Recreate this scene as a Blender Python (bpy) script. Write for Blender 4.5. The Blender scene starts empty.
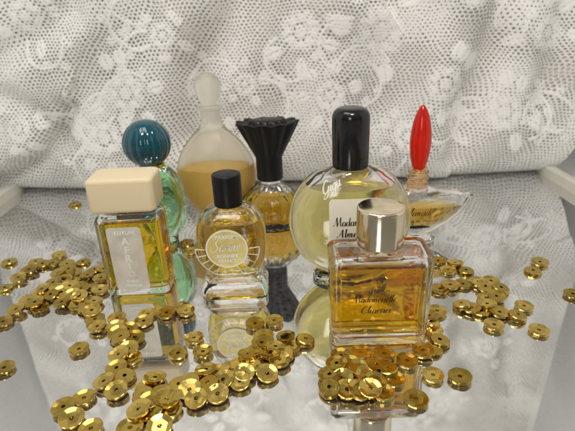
import bpy, math, random
import numpy as np
from mathutils import Vector, Matrix
# one Blender unit is one centimetre
sc = bpy.context.scene
COL = sc.collection
sc.unit_settings.system = 'METRIC'
sc.unit_settings.scale_length = 0.01
# ------------------------------------------------------------------ camera
F, P, ROLL, H = 470.0, math.radians(23.6), math.radians(2.4), 10.4
fw = Vector((0, math.cos(P), -math.sin(P)))
r0 = Vector((1, 0, 0)); u0 = r0.cross(fw)
rt = r0*math.cos(ROLL) - u0*math.sin(ROLL)
up = u0*math.cos(ROLL) + r0*math.sin(ROLL)
CP = Vector((0, 0, H))
cd = bpy.data.cameras.new('camera'); cam = bpy.data.objects.new('camera', cd); COL.objects.link(cam)
cam.matrix_world = Matrix(((rt.x, up.x, -fw.x, 0), (rt.y, up.y, -fw.y, 0), (rt.z, up.z, -fw.z, H), (0, 0, 0, 1)))
cd.sensor_width = 36; cd.lens = 36*F/575; cd.clip_start = 0.1; cd.clip_end = 500
cd.dof.use_dof = True; cd.dof.focus_distance = 15.8; cd.dof.aperture_fstop = 0.22
sc.camera = cam
# ------------------------------------------------------------------ light
w = bpy.data.worlds.new('World'); sc.world = w; w.use_nodes = True
nt = w.node_tree; bg = nt.nodes['Background']
tc = nt.nodes.new('ShaderNodeTexCoord'); sx = nt.nodes.new('ShaderNodeSeparateXYZ')
cr = nt.nodes.new('ShaderNodeValToRGB')
nt.links.new(tc.outputs['Generated'], sx.inputs[0]); nt.links.new(sx.outputs[2], cr.inputs[0])
cr.color_ramp.elements[0].position = 0.0; cr.color_ramp.elements[0].color = (.24, .225, .20, 1)
cr.color_ramp.elements[1].position = 0.9; cr.color_ramp.elements[1].color = (.85, .83, .80, 1)
nt.links.new(cr.outputs[0], bg.inputs[0]); bg.inputs[1].default_value = 0.50
def area(name, loc, target, size, power, col):
    l = bpy.data.lights.new(name, 'AREA'); l.shape = 'RECTANGLE'; l.size, l.size_y = size
    l.energy = power; l.color = col
    o = bpy.data.objects.new(name, l); COL.objects.link(o); o.location = loc
    o.rotation_euler = (Vector(target)-Vector(loc)).to_track_quat('-Z', 'Y').to_euler()
    return o
area('ceiling_lamp', (3, 3, 34), (0, 20, 0), (4, 3), 5600, (1, .94, .86))
area('overhead_fill', (-9, 12, 40), (2, 20, 2), (18, 13), 4300, (1, .985, .96))  # added soft fill from overhead, set left to brighten the right wall
area('front_window', (-7, -19, 17), (0, 18, 3), (8, 16), 2700, (1, .985, .96))
sc.view_settings.view_transform = 'Standard'; sc.view_settings.look = 'None'
sc.view_settings.exposure = -0.25; sc.view_settings.gamma = 1
cy = sc.cycles
cy.max_bounces = 20; cy.transmission_bounces = 18; cy.glossy_bounces = 10; cy.diffuse_bounces = 4
cy.transparent_max_bounces = 16; cy.volume_bounces = 0
cy.caustics_reflective = True; cy.caustics_refractive = True
cy.sample_clamp_indirect = 6; cy.blur_glossy = 0.6
cy.use_denoising = True
random.seed(4)
rng = np.random.default_rng(7)
def gnd(x, y, z=0.0):
    d = fw + rt*((x-287.5)/F) - up*((y-215.5)/F)
    return CP + d*((z-H)/d.z)
# ------------------------------------------------------------------ materials
def mat(name, **k):
    m = bpy.data.materials.new(name); m.use_nodes = True
    b = m.node_tree.nodes['Principled BSDF']
    for a, v in k.items():
        n = {'col': 'Base Color', 'rough': 'Roughness', 'metal': 'Metallic', 'trans': 'Transmission Weight', 'ior': 'IOR',
             'spec': 'Specular IOR Level', 'coat': 'Coat Weight', 'sss': 'Subsurface Weight', 'aniso': 'Anisotropic',
             'sheen': 'Sheen Weight'}[a]
        if a == 'col': v = (*v, 1)
        b.inputs[n].default_value = v
    return m, m.node_tree, b
def N(t, kind, **k):
    n = t.nodes.new(kind)
    for a, v in k.items(): setattr(n, a, v)
    return n
def bump(t, b, scale, strength, dist=0.01, detail=3):
    tx = N(t, 'ShaderNodeTexCoord'); nz = N(t, 'ShaderNodeTexNoise'); nz.inputs['Scale'].default_value = scale
    nz.inputs['Detail'].default_value = detail
    bp = N(t, 'ShaderNodeBump'); bp.inputs['Strength'].default_value = strength; bp.inputs['Distance'].default_value = dist
    t.links.new(tx.outputs['Object'], nz.inputs['Vector']); t.links.new(nz.outputs[0], bp.inputs['Height'])
    t.links.new(bp.outputs[0], b.inputs['Normal'])
    return nz
def vary(t, b, c1, c2, scale, lo=.35, hi=.65):
    tx = N(t, 'ShaderNodeTexCoord'); nz = N(t, 'ShaderNodeTexNoise'); nz.inputs['Scale'].default_value = scale
    nz.inputs['Detail'].default_value = 5
    c = N(t, 'ShaderNodeValToRGB'); c.color_ramp.elements[0].position = lo; c.color_ramp.elements[1].position = hi
    c.color_ramp.elements[0].color = (*c1, 1); c.color_ramp.elements[1].color = (*c2, 1)
    t.links.new(tx.outputs['Object'], nz.inputs['Vector']); t.links.new(nz.outputs[0], c.inputs[0])
    t.links.new(c.outputs[0], b.inputs['Base Color'])
def rvary(t, b, lo, hi, scale):
    tx = N(t, 'ShaderNodeTexCoord'); nz = N(t, 'ShaderNodeTexNoise'); nz.inputs['Scale'].default_value = scale
    nz.inputs['Detail'].default_value = 6
    mr = N(t, 'ShaderNodeMapRange'); mr.inputs[1].default_value = .35; mr.inputs[2].default_value = .7
    mr.inputs[3].default_value = lo; mr.inputs[4].default_value = hi
    t.links.new(tx.outputs['Object'], nz.inputs['Vector']); t.links.new(nz.outputs[0], mr.inputs[0])
    t.links.new(mr.outputs[0], b.inputs['Roughness'])
def glass(name, col=(1, 1, 1), rough=0.0, bmp=0.0, bs=3, ior=1.48):
    m, t, b = mat(name, col=col, rough=rough, trans=1.0, ior=ior)
    if bmp: bump(t, b, bs, bmp, 0.06, 2)
    return m
def liquid(name, c, dens, ior=1.36, rough=0.0):
    m, t, b = mat(name, col=(1, 1, 1), rough=rough, trans=1.0, ior=ior)
    v = N(t, 'ShaderNodeVolumeAbsorption'); v.inputs[0].default_value = (*c, 1); v.inputs[1].default_value = dens
    t.links.new(v.outputs[0], t.nodes['Material Output'].inputs['Volume'])
    return m
G_clear = glass('clear_glass', bmp=.09, bs=1.6)
G_wavy = glass('pressed_glass', bmp=.32, bs=1.7)
G_green = glass('green_glass', (.68, .96, .72), bmp=.5, bs=1.6)
M_frost, t, b = mat('frosted_glass', col=(.98, .95, .86), rough=.30, trans=.92, ior=1.22)
L_yel = liquid('yellow_perfume', (.982, .895, .0), 3.4)
L_amb = liquid('amber_perfume', (.986, .865, .0), 3.2, rough=.03)
L_pale = liquid('pale_yellow_perfume', (.988, .925, .30), 1.05, rough=.10)
L_boat = liquid('honey_perfume', (.98, .80, .12), 2.8)
L_gold = liquid('golden_perfume', (.985, .885, .08), 2.0)
M_milkliq, t, b = mat('amber_behind_frost', col=(.86, .52, .03), rough=.4, trans=.1, ior=1.36)
M_cream, t, b = mat('cream_plastic', col=(.80, .66, .43), rough=.34, sss=.0); bump(t, b, 30, .08); rvary(t, b, .28, .46, 3)
M_black, t, b = mat('glossy_black_plastic', col=(.008, .008, .009), rough=.13); rvary(t, b, .08, .22, 4)
M_blackm, t, b = mat('satin_black_plastic', col=(.006, .006, .007), rough=.34, spec=.3); bump(t, b, 60, .1); rvary(t, b, .3, .5, 5)
M_teal, t, b = mat('teal_plastic', col=(.0, .068, .10), rough=.12, coat=.5)
M_red, t, b = mat('red_translucent_plastic', col=(.85, .022, .008), rough=.14, trans=.55, ior=1.45)
M_cap, t, b = mat('pale_gold_metal', col=(.84, .73, .53), rough=.15, metal=1.0); rvary(t, b, .12, .2, 2)
M_goldn, t, b = mat('gold_collar', col=(.75, .50, .12), rough=.25, metal=1.0)
M_paper, t, b = mat('cream_paper', col=(.83, .78, .64), rough=.6); vary(t, b, (.80, .74, .60), (.85, .80, .67), 1.2); bump(t, b, 60, .15)
M_silver, t, b = mat('silvery_foil_label', col=(.80, .74, .62), rough=.36, metal=.35); vary(t, b, (.66, .61, .50), (.82, .78, .69), 1.5); bump(t, b, 14, .4)
M_goldl, t, b = mat('gold_foil_label', col=(.72, .60, .22), rough=.36, metal=.4); vary(t, b, (.62, .50, .16), (.76, .66, .28), 2); bump(t, b, 26, .4)
M_white, t, b = mat('white_print', col=(.88, .87, .80), rough=.5)
M_ink, t, b = mat('black_ink', col=(.012, .010, .009), rough=.5)
M_brown, t, b = mat('brown_ink', col=(.05, .02, .005), rough=.5)
M_box, t, b = mat('white_board', col=(.70, .70, .68), rough=.55); vary(t, b, (.84, .84, .825), (.88, .88, .86), .15); rvary(t, b, .45, .7, .6)
M_rim, t, b = mat('ivory_painted_rim', col=(.72, .70, .60), rough=.4); vary(t, b, (.66, .64, .54), (.75, .73, .64), .8)
# gold of the sequins, slightly different from piece to piece
M_seq, t, b = mat('gold_foil', col=(.68, .47, .11), rough=.22, metal=1.0)
oi = N(t, 'ShaderNodeObjectInfo'); c = N(t, 'ShaderNodeValToRGB')
c.color_ramp.elements[0].color = (.42, .29, .055, 1); c.color_ramp.elements[1].color = (.74, .54, .15, 1)
t.links.new(oi.outputs['Random'], c.inputs[0]); t.links.new(c.outputs[0], b.inputs['Base Color'])
bump(t, b, 7, .12, .015); rvary(t, b, .10, .30, 5)
# mirror: silvered glass with a film of dust and smears
M_mir, t, b = mat('mirror_glass', col=(.80, .805, .80), rough=.02, metal=1.0)
rvary(t, b, .015, .06, .35)
df = N(t, 'ShaderNodeBsdfDiffuse'); df.inputs[0].default_value = (.42, .41, .40, 1)
mx = N(t, 'ShaderNodeMixShader'); tx = N(t, 'ShaderNodeTexCoord')
n1 = N(t, 'ShaderNodeTexNoise'); n1.inputs['Scale'].default_value = 5; n1.inputs['Detail'].default_value = 8
n2 = N(t, 'ShaderNodeTexVoronoi'); n2.inputs['Scale'].default_value = 1.1
mr = N(t, 'ShaderNodeMapRange'); mr.inputs[1].default_value = .3; mr.inputs[2].default_value = .8; mr.inputs[3].default_value = .03; mr.inputs[4].default_value = .16
m2 = N(t, 'ShaderNodeMapRange'); m2.inputs[1].default_value = .02; m2.inputs[2].default_value = .05; m2.inputs[3].default_value = .3; m2.inputs[4].default_value = 0
ad = N(t, 'ShaderNodeMath', operation='ADD')
t.links.new(tx.outputs['Object'], n1.inputs['Vector']); t.links.new(tx.outputs['Object'], n2.inputs['Vector'])
t.links.new(n1.outputs[0], mr.inputs[0]); t.links.new(n2.outputs['Distance'], m2.inputs[0])
t.links.new(mr.outputs[0], ad.inputs[0]); t.links.new(m2.outputs[0], ad.inputs[1]); t.links.new(ad.outputs[0], mx.inputs[0])
t.links.new(b.outputs[0], mx.inputs[1]); t.links.new(df.outputs[0], mx.inputs[2]); t.links.new(mx.outputs[0], t.nodes['Material Output'].inputs[0])

# lace: net with round meshes, closed up by woven motifs (mesh attribute "motif"), real openings
def lace_material():
    m, t, b = mat('ivory_lace', col=(.80, .775, .72), rough=.85, sheen=.2)
    uv = N(t, 'ShaderNodeUVMap'); at = N(t, 'ShaderNodeAttribute', attribute_name='motif'); 
    nz = N(t, 'ShaderNodeTexNoise'); nz.inputs['Scale'].default_value = .55; nz.inputs['Detail'].default_value = 2
    sub = N(t, 'ShaderNodeVectorMath', operation='SUBTRACT'); sub.inputs[1].default_value = (.5, .5, .5)
    scl = N(t, 'ShaderNodeVectorMath', operation='SCALE'); scl.inputs['Scale'].default_value = .7
    addv = N(t, 'ShaderNodeVectorMath', operation='ADD')
    L = t.links.new
    L(uv.outputs[0], nz.inputs['Vector']); L(nz.outputs['Color'], sub.inputs[0]); L(sub.outputs[0], scl.inputs[0])
    L(uv.outputs[0], addv.inputs[0]); L(scl.outputs[0], addv.inputs[1])
    # fine thread jitter
    nf = N(t, 'ShaderNodeTexNoise'); nf.inputs['Scale'].default_value = 7; nf.inputs['Detail'].default_value = 2
    s2 = N(t, 'ShaderNodeVectorMath', operation='SUBTRACT'); s2.inputs[1].default_value = (.5, .5, .5)
    sc2 = N(t, 'ShaderNodeVectorMath', operation='SCALE'); sc2.inputs['Scale'].default_value = .055
    a2 = N(t, 'ShaderNodeVectorMath', operation='ADD')
    L(uv.outputs[0], nf.inputs['Vector']); L(nf.outputs['Color'], s2.inputs[0]); L(s2.outputs[0], sc2.inputs[0])
    L(addv.outputs[0], a2.inputs[0]); L(sc2.outputs[0], a2.inputs[1])
    sp = N(t, 'ShaderNodeVectorMath', operation='MULTIPLY'); sp.inputs[1].default_value = (4.1, 4.8, 0); L(a2.outputs[0], sp.inputs[0])
    def lat(off):
        o = N(t, 'ShaderNodeVectorMath', operation='ADD'); o.inputs[1].default_value = (*off, 0); L(sp.outputs[0], o.inputs[0])
        md = N(t, 'ShaderNodeVectorMath', operation='WRAP'); md.inputs[1].default_value = (.5, .866, 1); md.inputs[2].default_value = (-.5, -.866, -1)
        L(o.outputs[0], md.inputs[0])
        ln = N(t, 'ShaderNodeVectorMath', operation='LENGTH'); L(md.outputs[0], ln.inputs[0]); return ln
    l1, l2 = lat((0, 0)), lat((.5, .866))
    mn = N(t, 'ShaderNodeMath', operation='MINIMUM'); L(l1.outputs['Value'], mn.inputs[0]); L(l2.outputs['Value'], mn.inputs[1])
    # hole radius from the weave: wide in plain net, small or closed in motifs
    nr = N(t, 'ShaderNodeTexNoise'); nr.inputs['Scale'].default_value = .35; nr.inputs['Detail'].default_value = 2; L(uv.outputs[0], nr.inputs['Vector'])
    rr = N(t, 'ShaderNodeMapRange'); rr.inputs[1].default_value = .35; rr.inputs[2].default_value = .65; rr.inputs[3].default_value = .25; rr.inputs[4].default_value = .36
    L(nr.outputs[0], rr.inputs[0])
    mm = N(t, 'ShaderNodeMath', operation='MULTIPLY'); mm.inputs[1].default_value = .33; L(at.outputs['Fac'], mm.inputs[0])
    nn = N(t, 'ShaderNodeTexNoise'); nn.inputs['Scale'].default_value = 3.5; L(uv.outputs[0], nn.inputs['Vector'])
    jj = N(t, 'ShaderNodeMath', operation='MULTIPLY_ADD'); jj.inputs[1].default_value = .16; jj.inputs[2].default_value = -.08; L(nn.outputs[0], jj.inputs[0])
    r1 = N(t, 'ShaderNodeMath', operation='SUBTRACT'); L(rr.outputs[0], r1.inputs[0]); L(mm.outputs[0], r1.inputs[1])
    r2 = N(t, 'ShaderNodeMath', operation='ADD'); L(r1.outputs[0], r2.inputs[0]); L(jj.outputs[0], r2.inputs[1])
    dd = N(t, 'ShaderNodeMath', operation='SUBTRACT'); L(mn.outputs[0], dd.inputs[0]); L(r2.outputs[0], dd.inputs[1])
    al = N(t, 'ShaderNodeMapRange'); al.inputs[1].default_value = -.03; al.inputs[2].default_value = .05; al.inputs[3].default_value = .0; al.inputs[4].default_value = 1
    L(dd.outputs[0], al.inputs[0])
    L(al.outputs[0], b.inputs['Alpha'])
    cw = N(t, 'ShaderNodeMix', data_type='RGBA'); cw.inputs[6].default_value = (.81, .795, .755, 1); cw.inputs[7].default_value = (.93, .92, .89, 1)
    L(at.outputs['Fac'], cw.inputs[0]); L(cw.outputs[2], b.inputs['Base Color'])
    # relief: rounded threads + thick motifs
    h = N(t, 'ShaderNodeMapRange'); h.inputs[1].default_value = 0; h.inputs[2].default_value = .25; L(dd.outputs[0], h.inputs[0])
    ht = N(t, 'ShaderNodeMath', operation='MULTIPLY_ADD'); ht.inputs[1].default_value = 1.6; L(at.outputs['Fac'], ht.inputs[0]); L(h.outputs[0], ht.inputs[2])
    fz = N(t, 'ShaderNodeTexNoise'); fz.inputs['Scale'].default_value = 14; fz.inputs['Detail'].default_value = 3; L(uv.outputs[0], fz.inputs['Vector'])
    h3 = N(t, 'ShaderNodeMath', operation='MULTIPLY_ADD'); h3.inputs[1].default_value = .9; L(fz.outputs[0], h3.inputs[0]); L(ht.outputs[0], h3.inputs[2])
    bp = N(t, 'ShaderNodeBump'); bp.inputs['Strength'].default_value = .8; bp.inputs['Distance'].default_value = .022
    L(h3.outputs[0], bp.inputs['Height']); L(bp.outputs[0], b.inputs['Normal'])
    return m
M_lace = lace_material()
M_lining, t, b = mat('ivory_lining', col=(.52, .49, .42), rough=.9); vary(t, b, (.68, .66, .61), (.82, .80, .75), .35); bump(t, b, 20, .3)

# ------------------------------------------------------------------ mesh helpers
class MB:
    def __init__(s): s.v = []; s.f = []
    def add(s, v, f, flip=False):
        o = len(s.v); s.v += [tuple(map(float, p)) for p in v]
        s.f += [tuple(i+o for i in (reversed(q) if flip else q)) for q in f]
    def build(s, name, m, parent=None, loc=(0, 0, 0), sharp=38, smooth=True):
        me = bpy.data.meshes.new(name); me.from_pydata(s.v, [], s.f); me.update()
        me.materials.append(m)
        if smooth:
            me.polygons.foreach_set('use_smooth', [True]*len(me.polygons))
            me.set_sharp_from_angle(angle=math.radians(sharp))
        o = bpy.data.objects.new(name, me); COL.objects.link(o); o.location = loc
        if parent: o.parent = parent
        return o
def tag(o, label=None, cat=None, group=None, kind=None):
    if label: o['label'] = label
    if cat: o['category'] = cat
    if group: o['group'] = group
    if kind: o['kind'] = kind
    return o
def thing(name, label, cat, loc, rz=0, group=None):
    o = bpy.data.objects.new(name, None); COL.objects.link(o); o.empty_display_size = .5
    o.location = loc; o.rotation_euler = (0, 0, rz); tag(o, label, cat, group); return o
def ring(z, rx, ry, n=2.0, rc=None, N_=72, cx=0, cy=0, lobes=0, amp=0, ph=0):
    pts = []
    if rc is not None:
        q = N_//4; rc = min(rc, rx*.999, ry*.999)
        for k, (sx_, sy_) in enumerate(((1, 1), (-1, 1), (-1, -1), (1, -1))):
            for i in range(q):
                a = (k + i/(q-1))*math.pi/2
                pts.append((cx+sx_*(rx-rc)+rc*math.cos(a), cy+sy_*(ry-rc)+rc*math.sin(a), z))
        return pts
    for i in range(N_):
        a = 2*math.pi*i/N_; c, s_ = math.cos(a), math.sin(a)
        k = 1+amp*(abs(math.cos(lobes*a/2+ph))-.6) if lobes else 1
        pts.append((cx+k*rx*math.copysign(abs(c)**(2/n), c), cy+k*ry*math.copysign(abs(s_)**(2/n), s_), z))
    return pts
def loft(mb, rings, flip=False, cap0=True, cap1=True):
    n = len(rings[0]); v = [p for r_ in rings for p in r_]; f = []
    for k in range(len(rings)-1):
        for i in range(n):
            j = (i+1) % n; f.append((k*n+i, k*n+j, (k+1)*n+j, (k+1)*n+i))
    for which, r_, base in ((cap0, rings[0], 0), (cap1, rings[-1], (len(rings)-1)*n)):
        if which:
            c = np.mean(np.array(r_), axis=0); v.append(tuple(c)); ci = len(v)-1
            for i in range(n):
                j = (i+1) % n
                f.append((base+j, base+i, ci) if base == 0 else (base+i, base+j, ci))
    mb.add(v, f, flip)
def rbox(mb, z0, z1, rx, ry, rc, e=.08, flip=False, k=4, e1=None, **kw):
    """box with rounded upright corners rc and rounded rims e / e1"""
    e1 = e if e1 is None else e1; rs = []
    for i in range(k+1):
        a = math.pi/2*i/k; rs.append(ring(z0+e*(1-math.sin(a)), rx-e*(1-math.cos(a)), ry-e*(1-math.cos(a)), rc=rc, **kw))
    rs = rs[::-1] if rs[0][0][2] > rs[-1][0][2] else rs
    for i in range(k+1):
        a = math.pi/2*i/k; rs.append(ring(z1-e1*(1-math.sin(a)), rx-e1*(1-math.cos(a)), ry-e1*(1-math.cos(a)), rc=rc, **kw))
    # order upward
    rs.sort(key=lambda r_: r_[0][2]); loft(mb, rs, flip)
def cyl(mb, z0, z1, r, e=.05, flip=False, ry=None, k=4, N_=64, **kw):
    ry = ry or r; rs = []
    for i in range(k+1):
        a = math.pi/2*(1-i/k); rs.append(ring(z0+e*(1-math.cos(math.pi/2-a)), r-e*(1-math.cos(a)), ry-e*(1-math.cos(a)), N_=N_, **kw))
    rs = []
    for i in range(k+1):
        a = math.pi/2*i/k; rs.append(ring(z0+e*(1-math.sin(a)), r-e+e*math.sin(math.pi/2*i/k) if False else r-e*(1-math.cos(math.pi/2-a)), ry-e*(1-math.cos(math.pi/2-a)), N_=N_, **kw))
    for i in range(k+1):
        a = math.pi/2*i/k; rs.append(ring(z1-e*(1-math.cos(a)), r-e*(1-math.cos(a)) if False else r-e*(1-math.sqrt(max(0, 1-(i/k)**2))), ry-e*(1-math.sqrt(max(0, 1-(i/k)**2))), N_=N_, **kw))
        rs[-1] = [(p[0], p[1], z1-e+e*(i/k)) for p in rs[-1]]
    for i in range(k+1):
        t_ = i/k; q = e*(1-math.sqrt(max(0, 1-(1-t_)**2)))
        rs[i] = ring(z0+e*t_, r-q, ry-q, N_=N_, **kw)
    loft(mb, rs, flip)
def lathe(mb, prof, flip=False, N_=64, **kw):
    loft(mb, [ring(z, max(r, 1e-3), max(r, 1e-3)*kw.get('fy', 1), N_=N_, lobes=kw.get('lobes', 0), amp=kw.get('amp', 0), cx=kw.get('cx', 0)) for r, z in prof], flip)
def smoothprof(pts, k=6):
    out = []
    P_ = [pts[0]]+list(pts)+[pts[-1]]
    for i in range(1, len(P_)-2):
        p0, p1, p2, p3 = [np.array(P_[j], float) for j in (i-1, i, i+1, i+2)]
        for s_ in range(k):
            u = s_/k; out.append(tuple(.5*((2*p1)+(-p0+p2)*u+(2*p0-5*p1+4*p2-p3)*u*u+(-p0+3*p1-3*p2+p3)*u**3)))
    out.append(tuple(map(float, pts[-1]))); return out

# ------------------------------------------------------------------ writing
def font_mesh(name, txt, size, m, parent, place, align='CENTER', shear=0, sp=1.0, bold=0.0):
    """plain letters, laid on a surface by place(x, z) -> (x, y, z)"""
    cu = bpy.data.curves.new(name, 'FONT'); cu.body = txt; cu.size = size; cu.align_x = align; cu.align_y = 'CENTER'
    cu.shear = shear; cu.space_character = sp; cu.offset = bold; cu.resolution_u = 4
    o = bpy.data.objects.new(name, cu); COL.objects.link(o)
    dg = bpy.context.evaluated_depsgraph_get(); me = bpy.data.meshes.new_from_object(o.evaluated_get(dg))
    bpy.data.objects.remove(o); bpy.data.curves.remove(cu)
    for v in me.vertices: v.co = place(v.co.x, v.co.y)
    me.name = name; me.materials.clear(); me.materials.append(m)
    ob = bpy.data.objects.new(name, me); COL.objects.link(ob); ob.parent = parent
    return ob
GL = {
 'a': (1.0, [[(.74, .88), (.42, 1.0), (.12, .62), (.14, .14), (.40, .0), (.70, .40), (.76, .98)], [(.76, .98), (.73, .3), (.80, .0), (1.0, .15)]]),
 'd': (1.05, [[(.74, .88), (.42, 1.0), (.12, .62), (.14, .14), (.40, .0), (.70, .40), (.78, 1.0)], [(.84, 2.0), (.78, 1.0), (.74, .3), (.82, .0), (1.05, .15)]]),
 'e': (.82, [[(.0, .1), (.4, .45), (.62, .8), (.42, 1.0), (.15, .7), (.12, .25), (.38, .0), (.82, .2)]]),
 'é': (.82, [[(.0, .1), (.4, .45), (.62, .8), (.42, 1.0), (.15, .7), (.12, .25), (.38, .0), (.82, .2)], [(.4, 1.3), (.65, 1.65)]]),
 'm': (1.5, [[(.0, .5), (.15, 1.0), (.2, .0)], [(.2, .4), (.42, .95), (.6, .9), (.62, .0)], [(.62, .4), (.86, .95), (1.06, .9), (1.08, .25), (1.2, .0), (1.5, .15)]]),
 'n': (1.08, [[(.0, .5), (.15, 1.0), (.2, .0)], [(.2, .4), (.42, .95), (.62, .9), (.64, .25), (.76, .0), (1.08, .15)]]),
 'r': (.75, [[(.0, .4), (.16, 1.0), (.2, .0)], [(.2, .5), (.4, .95), (.62, .98), (.75, .85)]]),
 'i': (.45, [[(.0, .3), (.15, 1.0), (.17, .2), (.28, .0), (.45, .15)], [(.2, 1.4), (.24, 1.52)]]),
 'o': (.9, [[(.45, 1.0), (.12, .7), (.14, .15), (.42, .0), (.7, .3), (.68, .85), (.42, 1.0), (.9, .8)]]),
 's': (.75, [[(.0, .1), (.4, .8), (.45, 1.05), (.5, .6), (.6, .25), (.45, .0), (.15, .05)], [(.45, .0), (.75, .15)]]),
 'l': (.5, [[(.0, .2), (.3, 1.2), (.38, 2.0), (.24, 2.0), (.17, 1.2), (.2, .15), (.34, .0), (.5, .15)]]),
 'h': (1.0, [[(.0, .2), (.28, 1.3), (.34, 2.0), (.2, 1.9), (.17, .9), (.18, .0)], [(.18, .4), (.4, .95), (.6, .85), (.62, .2), (.75, .0), (1.0, .15)]]),
 'u': (1.0, [[(.0, .5), (.12, 1.0), (.14, .25), (.32, .0), (.58, .35), (.66, 1.0), (.66, .2), (.78, .0), (1.0, .15)]]),
 'g': (.95, [[(.7, .9), (.42, 1.0), (.12, .6), (.2, .08), (.5, .1), (.7, .6), (.74, 1.0), (.68, -.4), (.4, -.9), (.12, -.6), (.4, -.2), (.95, .2)]]),
 'M': (2.1, [[(-.15, .2), (.1, .0), (.3, .5), (.62, 2.0), (.7, 1.6), (.92, .1), (1.0, .15), (1.55, 2.0), (1.6, 1.7), (1.7, .2), (1.85, .0), (2.1, .2)]]),
 'C': (1.5, [[(1.3, 1.6), (1.15, 2.0), (.7, 1.95), (.2, 1.3), (.1, .6), (.4, .05), (.9, .05), (1.4, .5)]]),
 'S': (1.45, [[(1.35, 1.55), (1.2, 2.0), (.8, 2.05), (.45, 1.7), (.6, 1.2), (1.0, .75), (.95, .2), (.45, -.1), (-.1, .1), (-.2, .5), (.1, .7)]]),
 'F': (1.35, [[(-.1, 1.6), (.3, 2.0), (.9, 1.85), (1.45, 2.1)], [(.8, 1.9), (.6, .9), (.35, .1), (.0, .0), (-.15, .3)], [(.3, 1.05), (1.05, 1.1)]]),
 'A': (1.7, [[(-.2, .2), (.05, .0), (.45, .5), (1.05, 2.0), (1.1, 1.5), (1.2, .2), (1.4, .0), (1.7, .2)], [(.35, .75), (1.3, .78)]]),
 'G': (1.5, [[(1.2, 1.6), (1.0, 2.0), (.5, 1.8), (.12, 1.1), (.2, .3), (.7, .1), (1.15, .7), (1.25, 1.0), (1.1, .0), (.6, -.7), (.1, -.6), (.6, .0), (1.5, .3)]]),
}
def script_mesh(name, txt, x0, z0, xh, m, parent, place, w=(.05, .12), shear=.3, rot=0, sp=1.0):
    """pen-written letters: strokes of varying width; xh = x-height"""
    mb = MB(); x = 0.0; ca, sa = math.cos(rot), math.sin(rot)
    for ch in txt:
        adv, strokes = GL[ch]
        for st in strokes:
            pts = smoothprof(st, 6); L_, R_ = [], []
            for i, p in enumerate(pts):
                q0 = np.array(pts[max(0, i-1)]); q1 = np.array(pts[min(len(pts)-1, i+1)]); d = q1-q0; n = np.linalg.norm(d)+1e-9; d /= n
                wd = (w[0]+w[1]*max(0, -d[1])**1.5)*(.55+.45*math.sin(math.pi*min(1, max(0, (i+.6)/len(pts)))))
                nn_ = np.array([-d[1], d[0]])
                for s_, lst in ((1, L_), (-1, R_)):
                    qx, qz = np.array(p)+nn_*wd*s_
                    qx = (x+qx*sp+shear*qz)*xh; qz = qz*xh
                    lst.append(place(x0+qx*ca-qz*sa, z0+qx*sa+qz*ca))
            n_ = len(pts); mb.add(L_+R_, [(i, n_+i, n_+i+1, i+1) for i in range(n_-1)])
        x += adv*sp
    return mb.build(name, m, parent, smooth=False)
def flat(y, cx=0, cz=0): return lambda x, z: (cx+x, y, cz+z)

# ------------------------------------------------------------------ the setting
mb = MB(); mb.add([(-17.7, -14, 0), (16.6, -14, 0), (16.6, 30.8, 0), (-17.7, 30.8, 0)], [(0, 1, 2, 3)])
o = mb.build('mirror', M_mir, smooth=False); tag(o, 'flat silvered mirror the perfume bottles stand on', 'mirror', kind='structure')
mb = MB(); mb.add([(-120, -120, -1.2), (120, -120, -1.2), (120, 120, -1.2), (-120, 120, -1.2)], [(0, 1, 2, 3)])
tag(mb.build('table_surface', M_box, smooth=False), kind='structure')
def box(mb, a, b_):
    (x0, y0, z0), (x1, y1, z1) = a, b_
    v = [(x, y, z) for z in (z0, z1) for y in (y0, y1) for x in (x0, x1)]
    mb.add(v, [(0, 2, 3, 1), (4, 5, 7, 6), (0, 1, 5, 4), (2, 6, 7, 3), (0, 4, 6, 2), (1, 3, 7, 5)])
tray = thing('mirror_tray', 'ivory rimmed tray holding the mirror under the bottles', 'tray', (0, 8.4, -1.19))
for x0, x1 in ((-18.3, -17.7), (16.6, 17.2)):
    mb = MB(); rbox(mb, 0, 1.85, .30, 22.3, .2, .15); mb.build('rim', M_rim, tray, loc=((x0+x1)/2, 0, 0))
mb = MB(); box(mb, (-17.7, 22.42, 0), (16.6, 23.0, 1.7)); mb.build('rim', M_rim, tray)
for x, nm, lb in ((-25.5, 'side_wall', 'left'), (25.5, 'side_wall', 'right')):
    mb = MB(); box(mb, (x-.5, 4, -1.2), (x+.5, 40.5, 44)); o = mb.build(nm, M_box, smooth=False)
    tag(o, f'plain white side wall, {lb} of the lace cloth', 'wall', kind='structure')
mb = MB(); box(mb, (-24.9, 39, -1.2), (24.9, 40, 44)); tag(mb.build('back_wall', M_box, smooth=False), 'plain white wall behind the lace', 'wall', kind='structure')

# ---- lace cloth
NX, NZ = 620, 430
sv = np.linspace(0, 1, NX); tv = np.linspace(0, 1, NZ)
S, T = np.meshgrid(sv, tv)
Z = 27*T**1.05
XL = -20+0*Z; XR = np.minimum(20.4, 17.0+.5*Z)
X = XL+(XR-XL)*S
Ub, Vb = -19+38.6*S, Z.copy()
def smooth_noise(x, z, seed, f):
    r = np.random.default_rng(seed); o = np.zeros_like(x)
    for k in range(5):
        a = r.uniform(0, 6.28); ff = f*r.uniform(.6, 1.5); o += np.sin(ff*(x*math.cos(a)+z*math.sin(a))+r.uniform(0, 6.28))
    return o/5
Y = 28.9++.16*smooth_noise(X, Z, 1, .5)+.07*smooth_noise(X, Z, 2, 1.3)
Y += .9*np.clip((-X-10)/8, 0, 1)**1.3*np.clip(1-Z/6, 0, 1)         # left foot recedes
Y -= .55*np.exp(-((Z-1.9)/1.9)**2)                                  # soft bulge above the table
Y += 1.1*np.exp(-(Z/.45)**1.2)                                      # tucked under at the foot
Y += .04*(Z-10)
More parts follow.
